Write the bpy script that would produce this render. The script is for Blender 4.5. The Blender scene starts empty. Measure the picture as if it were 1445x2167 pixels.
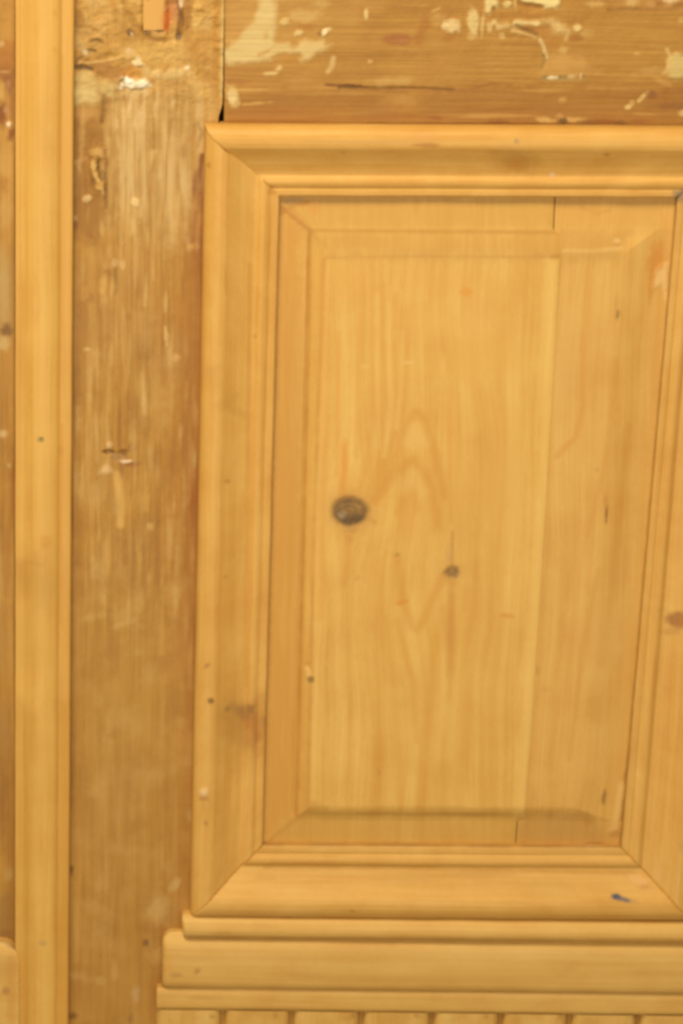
import bpy, math, random
import numpy as np
from mathutils import Matrix, Vector

scene = bpy.context.scene
COL = scene.collection

# ------------------------------------------------------------------ camera
IW, IH = 1445.0, 2167.0          # photograph size, used only to set the lens and place features
F = 6500.0                       # focal length in photo pixels
CX, CY = 203.0, 1083.5           # optical axis (the photograph is a crop)
TILT, ROLL = math.atan(6500 / 20000.), 0.0085
DIST = 2.60
AIM = np.array([0.0, 0.0, 1.30])
fw = np.array([0, math.cos(TILT), -math.sin(TILT)])
r0 = np.array([1.0, 0, 0]); u0 = np.array([0, math.sin(TILT), math.cos(TILT)])
rt = math.cos(ROLL) * r0 + math.sin(ROLL) * u0
up = -math.sin(ROLL) * r0 + math.cos(ROLL) * u0
CAM = AIM - DIST * fw

cd = bpy.data.cameras.new("camera")
cam = bpy.data.objects.new("camera", cd)
COL.objects.link(cam)
m = Matrix.Identity(4)
for i in range(3):
    m[i][0], m[i][1], m[i][2], m[i][3] = rt[i], up[i], -fw[i], CAM[i]
cam.matrix_world = m
cd.sensor_fit = 'VERTICAL'
cd.sensor_height = 36.0
cd.lens = F / IH * 36.0
cd.shift_x = (IW / 2 - CX) / IH
cd.shift_y = 0.0
cd.clip_end = 50
cd.dof.use_dof = True
cd.dof.focus_distance = 1.6
cd.dof.aperture_fstop = 27
scene.camera = cam

# ------------------------------------------------------------------ light
scene.view_settings.view_transform = 'Standard'
scene.view_settings.look = 'None'
scene.view_settings.exposure = 0.0
scene.view_settings.gamma = 1.0
w = bpy.data.worlds.new("World"); scene.world = w
w.use_nodes = True
bg = w.node_tree.nodes['Background']
bg.inputs[0].default_value = (1.0, 0.86, 0.58, 1)
bg.inputs[1].default_value = 0.235

def area(name, loc, aim, size, size_y, power, col):
    l = bpy.data.lights.new(name, 'AREA'); l.shape = 'RECTANGLE'
    l.size = size; l.size_y = size_y; l.energy = power; l.color = col
    o = bpy.data.objects.new(name, l); COL.objects.link(o)
    o.location = loc
    o.rotation_euler = (Vector(aim) - Vector(loc)).to_track_quat('-Z', 'Y').to_euler()
    return o
WARM = (1.0, 0.876, 0.605)
area("ceiling_lamp", (-0.35, -1.3, 3.3), (0.2, 0, 1.3), 1.2, 0.7, 60, WARM)
area("front_fill", (0.0, -2.5, 1.15), (0.2, 0, 1.1), 1.8, 1.2, 32.5, WARM)  # added fill from the front, not a known lamp

EFF = np.array([1.15, 1.035, 0.84])   # what the lamps above give a matt surface here

# ------------------------------------------------------------------ helpers
def at(px, py, h=0.0):
    """point of the door at height h (mm, towards the viewer) seen at photo pixel px, py"""
    d = fw + ((px - CX) / F) * rt - ((py - CY) / F) * up
    t = (-h / 1000.0 - CAM[1]) / d[1]
    return CAM + t * d

def topx(P):
    d = P - CAM
    z = d @ fw
    return CX + F * (d @ rt) / z, CY - F * (d @ up) / z

def lin(c):
    c = np.asarray(c, float) / 255.0
    return np.where(c <= 0.04045, c / 12.92, ((c + 0.055) / 1.055) ** 2.4)

def alb(c):
    return np.minimum(lin(c) / EFF, 0.86)

def _h(ix, iy, s):
    n = (ix * 374761393 + iy * 668265263 + s * 974634777) & 0xFFFFFFFF
    n = ((n ^ (n >> 13)) * 1274126177) & 0xFFFFFFFF
    return ((n ^ (n >> 16)) & 0xFFFF) / 65535.0

def vnoise(x, y, s=0):
    x = np.asarray(x, float); y = np.asarray(y, float)
    fx, fy = np.floor(x), np.floor(y)
    ix, iy = fx.astype(np.int64), fy.astype(np.int64)
    a, b = x - fx, y - fy
    a = a * a * (3 - 2 * a); b = b * b * (3 - 2 * b)
    return ((_h(ix, iy, s) * (1 - a) + _h(ix + 1, iy, s) * a) * (1 - b)
            + (_h(ix, iy + 1, s) * (1 - a) + _h(ix + 1, iy + 1, s) * a) * b)

def fbm(x, y, s=0, o=4):
    t = 0.0; amp = 0.5; tot = 0.0
    for k in range(o):
        t = t + amp * vnoise(x * 2 ** k, y * 2 ** k, s + 17 * k); tot += amp; amp *= 0.55
    return t / tot

def sstep(a, b, x):
    t = np.clip((x - a) / (b - a + 1e-9), 0, 1)
    return t * t * (3 - 2 * t)

# marks: stains, knots, old paint, dents and some painted shade, each where it sits on the wood
def B(x, y, rx, ry, c, a=.8, ang=0, s=.6, n=.45, k=0., dh=0.):
    return ('b', x, y, rx, ry, c, a, ang, s, n, k, dh)
def P(pts, c, a=.8, s=5, n=7, k=0., dh=0.):
    return ('p', pts, c, a, s, n, k, dh)
def L(pts, wd, c, a=.8, n=2, k=0., dh=0.):
    return ('l', pts, wd, c, a, n, k, dh)

def mask_of(f, X, Y, vert, sd):
    if f[0] == 'b':
        _, x, y, rx, ry, c, a, ang, s, n, k, dh = f
        R = max(rx, ry) * (1.4 + s + n)
        box = (x - R, x + R, y - R, y + R)
    elif f[0] == 'p':
        _, pts, c, a, s, n, k, dh = f
        q = np.array(pts, float); R = s + n + 2
        box = (q[:, 0].min() - R, q[:, 0].max() + R, q[:, 1].min() - R, q[:, 1].max() + R)
    else:
        _, pts, wd, c, a, n, k, dh = f
        q = np.array(pts, float); R = wd * 2 + n + 2
        box = (q[:, 0].min() - R, q[:, 0].max() + R, q[:, 1].min() - R, q[:, 1].max() + R)
    idx = np.nonzero((X > box[0]) & (X < box[1]) & (Y > box[2]) & (Y < box[3]))[0]
    if len(idx) == 0:
        return None
    x_, y_ = X[idx], Y[idx]
    if f[0] == 'b':
        ca, sa = math.cos(math.radians(ang)), math.sin(math.radians(ang))
        dx, dy = x_ - x, y_ - y
        d = np.sqrt(((dx * ca + dy * sa) / rx) ** 2 + ((-dx * sa + dy * ca) / ry) ** 2)
        sc = max(5., .5 * (rx + ry) * .55)
        d = d + n * (fbm(x_ / sc, y_ / sc, sd, 3) - .5) * 2.2
        mk = sstep(1 + s, 1 - s, d)
    else:
        if f[0] == 'p':
            inside = np.zeros(len(idx), bool)
        dist = np.full(len(idx), 1e9)
        N = len(q)
        for i in range(N if f[0] == 'p' else N - 1):
            A, C = q[i], q[(i + 1) % N]
            e = C - A
            t = np.clip(((x_ - A[0]) * e[0] + (y_ - A[1]) * e[1]) / (e @ e + 1e-9), 0, 1)
            dist = np.minimum(dist, np.hypot(x_ - A[0] - t * e[0], y_ - A[1] - t * e[1]))
            if f[0] == 'p':
                cr = (A[1] > y_) != (C[1] > y_)
                xi = A[0] + (y_ - A[1]) / (e[1] if abs(e[1]) > 1e-9 else 1e-9) * e[0]
                inside ^= cr & (x_ < xi)
        nz = (fbm(x_ / 14., y_ / 14., sd, 4) - .5) * 2.4 * n
        if f[0] == 'p':
            mk = sstep(s * 2.1, -s * 2.1, np.where(inside, -dist, dist) + nz)
        else:
            mk = sstep(wd * 1.8, wd * .15, dist + nz * .5)
            a = a * (.7 + .6 * vnoise(x_ / 28., y_ / 28., sd + 3)).clip(0, 1.1)
    if k:
        st = (fbm(x_ / 6.5, y_ / 120., sd + 9, 3) if vert else fbm(x_ / 150., y_ / 5.5, sd + 9, 3))
        mk = mk * (1 - k + k * sstep(.35, .62, st))
    return idx, np.clip(mk * a, 0, 1), mk, c, dh

def paint(X, Y, feats, vert, seed=0):
    n = len(X)
    rgb = np.zeros((n, 3)); al = np.zeros(n); hh = np.zeros(n)
    for i, f in enumerate(feats):
        r = mask_of(f, X, Y, vert, seed * 131 + i * 7)
        if r is None: continue
        idx, a, mk, c, dh = r
        c = alb(c)
        a0 = al[idx]
        ao = a + a0 * (1 - a)
        rgb[idx] = (c[None] * a[:, None] + rgb[idx] * (a0 * (1 - a))[:, None]) / np.maximum(ao, 1e-6)[:, None]
        al[idx] = ao
        if dh: hh[idx] += mk * dh * (1.5 if dh > 0 else 1.1)
    return rgb, al, hh

# ------------------------------------------------------------------ material
def pine(name, light, mid, dark, fine=.35, mott=.35, rough=.5, bump=.12, gscale=.16):
    mt = bpy.data.materials.new(name); mt.use_nodes = True
    nt = mt.node_tree; N = nt.nodes; K = nt.links
    bs = N['Principled BSDF']
    def nd(t, **kw):
        o = N.new(t)
        for a, b in kw.items(): setattr(o, a, b)
        return o
    def attr(nm):
        o = nd('ShaderNodeAttribute'); o.attribute_name = nm; return o
    def math_(op, a, b=None):
        o = nd('ShaderNodeMath', operation=op)
        for i, v in enumerate((a, b)):
            if v is None: continue
            if isinstance(v, (int, float)): o.inputs[i].default_value = v
            else: K.new(v, o.inputs[i])
        return o.outputs[0]
    g = attr('grain').outputs['Fac']; al_ = attr('along').outputs['Fac']
    def noise(sx, sy, z, detail, rg=.55):
        c = nd('ShaderNodeCombineXYZ')
        K.new(math_('MULTIPLY', g, sx), c.inputs[0]); K.new(math_('MULTIPLY', al_, sy), c.inputs[1])
        c.inputs[2].default_value = z
        o = nd('ShaderNodeTexNoise'); o.inputs['Scale'].default_value = 1.0
        o.inputs['Detail'].default_value = detail; o.inputs['Roughness'].default_value = rg
        K.new(c.outputs[0], o.inputs['Vector']); return o.outputs['Fac']
    n1 = noise(gscale, .0035, 1.7, 2)
    n2 = noise(gscale * 4.5, .010, 7.1, 3)
    n3 = noise(.03, .022, 3.3, 4)
    n4 = noise(gscale * 9, .16, 9.9, 2)
    s = math_('ADD', math_('MULTIPLY', n1, 1 - fine - mott), math_('MULTIPLY', n2, fine))
    s = math_('ADD', s, math_('MULTIPLY', n3, mott))
    s = math_('ADD', s, math_('MULTIPLY', math_('SUBTRACT', n4, .5), .14))
    rp = nd('ShaderNodeValToRGB')
    e = rp.color_ramp.elements
    e[0].position = .30; e[0].color = (*alb(dark), 1)
    e[1].position = .70; e[1].color = (*alb(light), 1)
    x = e.new(.5); x.color = (*alb(mid), 1)
    K.new(s, rp.inputs[0])
    st = attr('stain_shade')
    mx = nd('ShaderNodeMix', data_type='RGBA', blend_type='MIX')
    # a little of the grain shows through every mark
    tr = nd('ShaderNodeMapRange'); tr.inputs['From Min'].default_value = .35; tr.inputs['From Max'].default_value = .65
    tr.inputs['To Min'].default_value = .86; tr.inputs['To Max'].default_value = 1.0
    K.new(n2, tr.inputs['Value'])
    K.new(math_('MULTIPLY', st.outputs['Alpha'], tr.outputs[0]), mx.inputs[0])
    K.new(rp.outputs[0], mx.inputs[6]); K.new(st.outputs['Color'], mx.inputs[7])
    K.new(mx.outputs[2], bs.inputs['Base Color'])
    rr = nd('ShaderNodeMapRange')
    rr.inputs['To Min'].default_value = rough - .07; rr.inputs['To Max'].default_value = rough + .1
    K.new(n3, rr.inputs['Value']); K.new(rr.outputs[0], bs.inputs['Roughness'])
    bs.inputs['Specular IOR Level'].default_value = .35
    bp = nd('ShaderNodeBump'); bp.inputs['Strength'].default_value = bump; bp.inputs['Distance'].default_value = .0008
    K.new(n2, bp.inputs['Height']); K.new(bp.outputs[0], bs.inputs['Normal'])
    return mt

M_FIELD = pine('waxed_pine', (234, 184, 98), (222, 166, 79), (208, 145, 59), .24, .34, .5, .06, .09)
M_FIELD2 = pine('dull_pine', (228, 177, 94), (219, 161, 78), (204, 141, 60), .30, .36, .5, .06, .10)
M_MOULD = pine('moulding_pine', (229, 174, 92), (217, 158, 74), (203, 138, 56), .30, .38, .5, .06, .10)
M_STRIP = pine('strip_pine', (230, 176, 88), (221, 164, 77), (207, 143, 57), .22, .30, .46, .06, .11)
M_LEDGE = pine('ledge_pine', (223, 174, 94), (215, 161, 80), (202, 143, 62), .25, .42, .5, .06, .09)
M_STILE = pine('stripped_old_pine', (204, 152, 72), (180, 124, 46), (142, 88, 24), .38, .36, .5, .25, .22)
M_RAIL = pine('stripped_rail_pine', (194, 140, 62), (177, 122, 47), (150, 95, 31), .42, .30, .5, .25, .16)

# ------------------------------------------------------------------ mesh builders
def make_mesh(name, V, quads, mat, parent, grain, along, rgb, al, ngons=(), smooth=True, angle=38, label=None):
    me = bpy.data.meshes.new(name)
    nv = len(V); nq = len(quads)
    loops = np.asarray(quads, np.int32).ravel()
    starts = np.arange(nq, dtype=np.int32) * 4
    if len(ngons):
        ex = [i for g_ in ngons for i in g_]
        st = []; c = nq * 4
        for g_ in ngons: st.append(c); c += len(g_)
        loops = np.concatenate([loops, np.array(ex, np.int32)])
        starts = np.concatenate([starts, np.array(st, np.int32)])
    me.vertices.add(nv); me.vertices.foreach_set('co', np.asarray(V, np.float32).ravel())
    me.loops.add(len(loops)); me.loops.foreach_set('vertex_index', loops)
    me.polygons.add(len(starts)); me.polygons.foreach_set('loop_start', starts)
    me.update(calc_edges=True); me.validate()
    if smooth:
        me.shade_smooth()
        me.set_sharp_from_angle(angle=math.radians(angle))
    for nm, arr in (('grain', grain), ('along', along)):
        a = me.attributes.new(nm, 'FLOAT', 'POINT'); a.data.foreach_set('value', np.asarray(arr, np.float32))
    a = me.attributes.new('stain_shade', 'FLOAT_COLOR', 'POINT')
    a.data.foreach_set('color', np.concatenate([rgb, al[:, None]], 1).astype(np.float32).ravel())
    me.materials.append(mat)
    o = bpy.data.objects.new(name, me); COL.objects.link(o)
    o.parent = parent
    if label: o['label'] = label
    return o

def board(name, quad, h, mat, parent, feats=(), vert=True, step=.9, hfun=None, gfun=None, thick=22,
          seed=0, wob=(0, 0, 0, 0), label=None, edge=None):
    """a plank: its face a fine grid (tool marks and dents are real relief), with sides and a back"""
    c = [at(x, y, h) for x, y in quad]         # TL TR BR BL
    nu = max(2, int(np.linalg.norm(c[1] - c[0]) * 1000 / step) + 1)
    nv = max(2, int(np.linalg.norm(c[3] - c[0]) * 1000 / step) + 1)
    u, v = np.meshgrid(np.linspace(0, 1, nu), np.linspace(0, 1, nv))
    u, v = u.ravel(), v.ravel()
    V = ((c[0][None] * (1 - u)[:, None] + c[1][None] * u[:, None]) * (1 - v)[:, None]
         + (c[3][None] * (1 - u)[:, None] + c[2][None] * u[:, None]) * v[:, None])
    if edge is not None:
        V = edge(V, u, v)
    X, Y = topx(V)
    rgb, al, hh = paint(X, Y, feats, vert, seed)
    if mat in (M_STILE, M_RAIL):       # varnish soaked into the old wood
        pale = sstep(.38, .62, rgb[:, :1])
        rgb = rgb * (np.array([[1.0, .965, .80]]) * (1 - pale) + pale)
    if hfun is not None: hh = hh + hfun(X, Y)
    V[:, 1] -= hh / 1000
    mmx, mmz = V[:, 0] * 1000, V[:, 2] * 1000
    if gfun is not None: g_, a_ = gfun(X, Y, mmx, mmz)
    elif vert: g_, a_ = mmx + 5 * (fbm(X / 260, Y / 700, seed + 5, 2) - .5), mmz
    else: g_, a_ = mmz + 5 * (fbm(X / 800, Y / 200, seed + 5, 2) - .5), mmx
    off = seed * 173.3
    I = np.arange(nu * nv).reshape(nv, nu)
    q = np.stack([I[1:, :-1], I[1:, 1:], I[:-1, 1:], I[:-1, :-1]], -1).reshape(-1, 4)
    ring = np.concatenate([I[0, :], I[1:, -1], I[-1, -2::-1], I[-2:0:-1, 0]])
    k = len(ring); base = len(V)
    Vb = V[ring].copy(); Vb[:, 1] = -(h - thick) / 1000
    rj = np.roll(np.arange(k), -1)
    sq = np.stack([ring, ring[rj], base + rj, base + np.arange(k)], -1)
    V = np.concatenate([V, Vb]); q = np.concatenate([q, sq])
    ext = lambda z: np.concatenate([z, z[ring]])
    return make_mesh(name, V, q, mat, parent, ext(g_) + off, ext(a_) + off, ext(rgb), ext(al),
                     [list(base + np.arange(k))], label=label)

def densify(prof, step=1.0):
    out = [prof[0]]
    for a, b in zip(prof[:-1], prof[1:]):
        n = max(1, int(math.hypot(b[0] - a[0], b[1] - a[1]) / step))
        for i in range(1, n + 1):
            out.append((a[0] + (b[0] - a[0]) * i / n, a[1] + (b[1] - a[1]) * i / n))
    return out

def run(name, O, I_, prof, T, mat, parent, feats=(), vert=True, step=1.6, gap=(0, 0), seed=0, label=None,
        wav=.38, back=-8., endround=(0, 0), corner=(0, 0), endoff=None):
    """a length of moulding: profile (distance from outer edge, height) carried from end to end, solid.
    O, I_: its outer and inner edge lines on the door plane, each two world points"""
    pr = densify(prof)
    pr = [(pr[0][0], back)] + pr + [(pr[-1][0], back)]
    k = len(pr)
    t = np.array([p[0] for p in pr]) / T; h = np.array([p[1] for p in pr])
    Ln = np.linalg.norm(np.array(O[1]) - np.array(O[0]))
    n = int(Ln * 1000 / step) + 2
    s = np.linspace(gap[0] / 1000 / Ln, 1 - gap[1] / 1000 / Ln, n)
    S, Tt = np.meshgrid(s, t, indexing='ij'); H = np.broadcast_to(h, S.shape).copy()
    S, Tt, Hf = S.ravel(), Tt.ravel(), H.ravel()
    if endoff is not None:                     # cut of the mitre, not quite straight
        e0, tt, off = endoff
        o_ = np.interp(Tt, tt, off) / 1000 / Ln
        S = S + (o_ * np.clip(1 - S / .12, 0, 1) if e0 == 0 else o_ * np.clip(1 - (1 - S) / .12, 0, 1))
    for e, rr in enumerate(corner):            # corner taken off in the face
        if rr:
            d = S * Ln * 1000 if e == 0 else (1 - S) * Ln * 1000
            q_ = np.clip(rr - d, 0, rr)
            Tt = np.maximum(Tt, (rr - np.sqrt(rr * rr - q_ * q_)) / T)
    O = [np.array(p) for p in O]; I_ = [np.array(p) for p in I_]
    A = O[0][None] * (1 - Tt)[:, None] + I_[0][None] * Tt[:, None]
    Bv = O[1][None] * (1 - Tt)[:, None] + I_[1][None] * Tt[:, None]
    V = A * (1 - S)[:, None] + Bv * S[:, None]
    sm = S * Ln * 1000
    front = (Hf > back + .01)
    wv = wav * (fbm(sm / 40, np.zeros_like(sm), seed + 3, 3) - .5) * 2
    wt = wav * (fbm(sm / 55, Tt * .6, seed + 8, 3) - .5) * 2
    for e, rr in enumerate(endround):          # ends worn round
        if rr:
            d = sm - sm.min() if e == 0 else sm.max() - sm
            q_ = np.clip(1 - d / rr, 0, 1)
            Hf = Hf - np.where(front, (1 - np.sqrt(1 - np.minimum(q_, .999) ** 2)) * rr * .8, 0)
    Hf = np.where(front, Hf + wv, Hf)
    dirt = (I_[0] - O[0]); dirt = dirt / (np.linalg.norm(dirt) + 1e-9)
    V = V + (wt / 1000)[:, None] * dirt[None]
    V[:, 1] = -Hf / 1000
    X, Y = topx(V)
    rgb, al, hh = paint(X, Y, feats, vert, seed)
    V[:, 1] -= np.where(front, hh, 0) / 1000
    arc = np.concatenate([[0], np.cumsum(np.hypot(np.diff([p[0] for p in pr]), np.diff(h)))])
    g_ = np.tile(arc, n) + 6 * (fbm(sm / 300, np.zeros_like(sm), seed + 2, 2) - .5)
    Ix = np.arange(n * k).reshape(n, k)
    q = np.stack([Ix[:-1, :-1], Ix[1:, :-1], Ix[1:, 1:], Ix[:-1, 1:]], -1).reshape(-1, 4)
    bk = np.stack([Ix[:-1, -1], Ix[1:, -1], Ix[1:, 0], Ix[:-1, 0]], -1)
    q = np.concatenate([q, bk])
    caps = [list(Ix[0, ::-1]), list(Ix[-1, :])]
    o = make_mesh(name, V, q, mat, parent, g_ + seed * 97.7, sm + seed * 331., rgb, al, caps, label=label)
    me = o.data
    # make sure faces look outwards
    import bmesh
    bm = bmesh.new(); bm.from_mesh(me); bmesh.ops.recalc_face_normals(bm, faces=bm.faces); bm.to_mesh(me); bm.free()
    return o

def thing(name, loc, label, cat, group=None):
    o = bpy.data.objects.new(name, None); COL.objects.link(o)
    o.location = loc; o['label'] = label; o['category'] = cat
    o['kind'] = 'thing'
    if group: o['group'] = group
    o.empty_display_size = .05
    return o

# the two leaves; parts are built in world coordinates under leaves standing at the origin of the wall
door = thing('panelled_door', (0, 0, 0), 'right hand leaf of stripped pine with the raised panel and the long cover strip', 'door', 'leaves of the stripped pine double door')
leaf = thing('panelled_door', (0, 0, 0), 'left hand leaf of blotchy stripped pine showing only its narrow edge beyond the cover strip', 'door', 'leaves of the stripped pine double door')

# ------------------------------------------------------------------ colours of marks
CREAM = (217, 184, 120); PALE = (216, 172, 106); WHITE = (250, 236, 206); BROWN = (170, 112, 48)
DARK = (100, 66, 34); ORNG = (212, 138, 50); GREY = (150, 122, 84); BLACK = (52, 38, 26)

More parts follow.
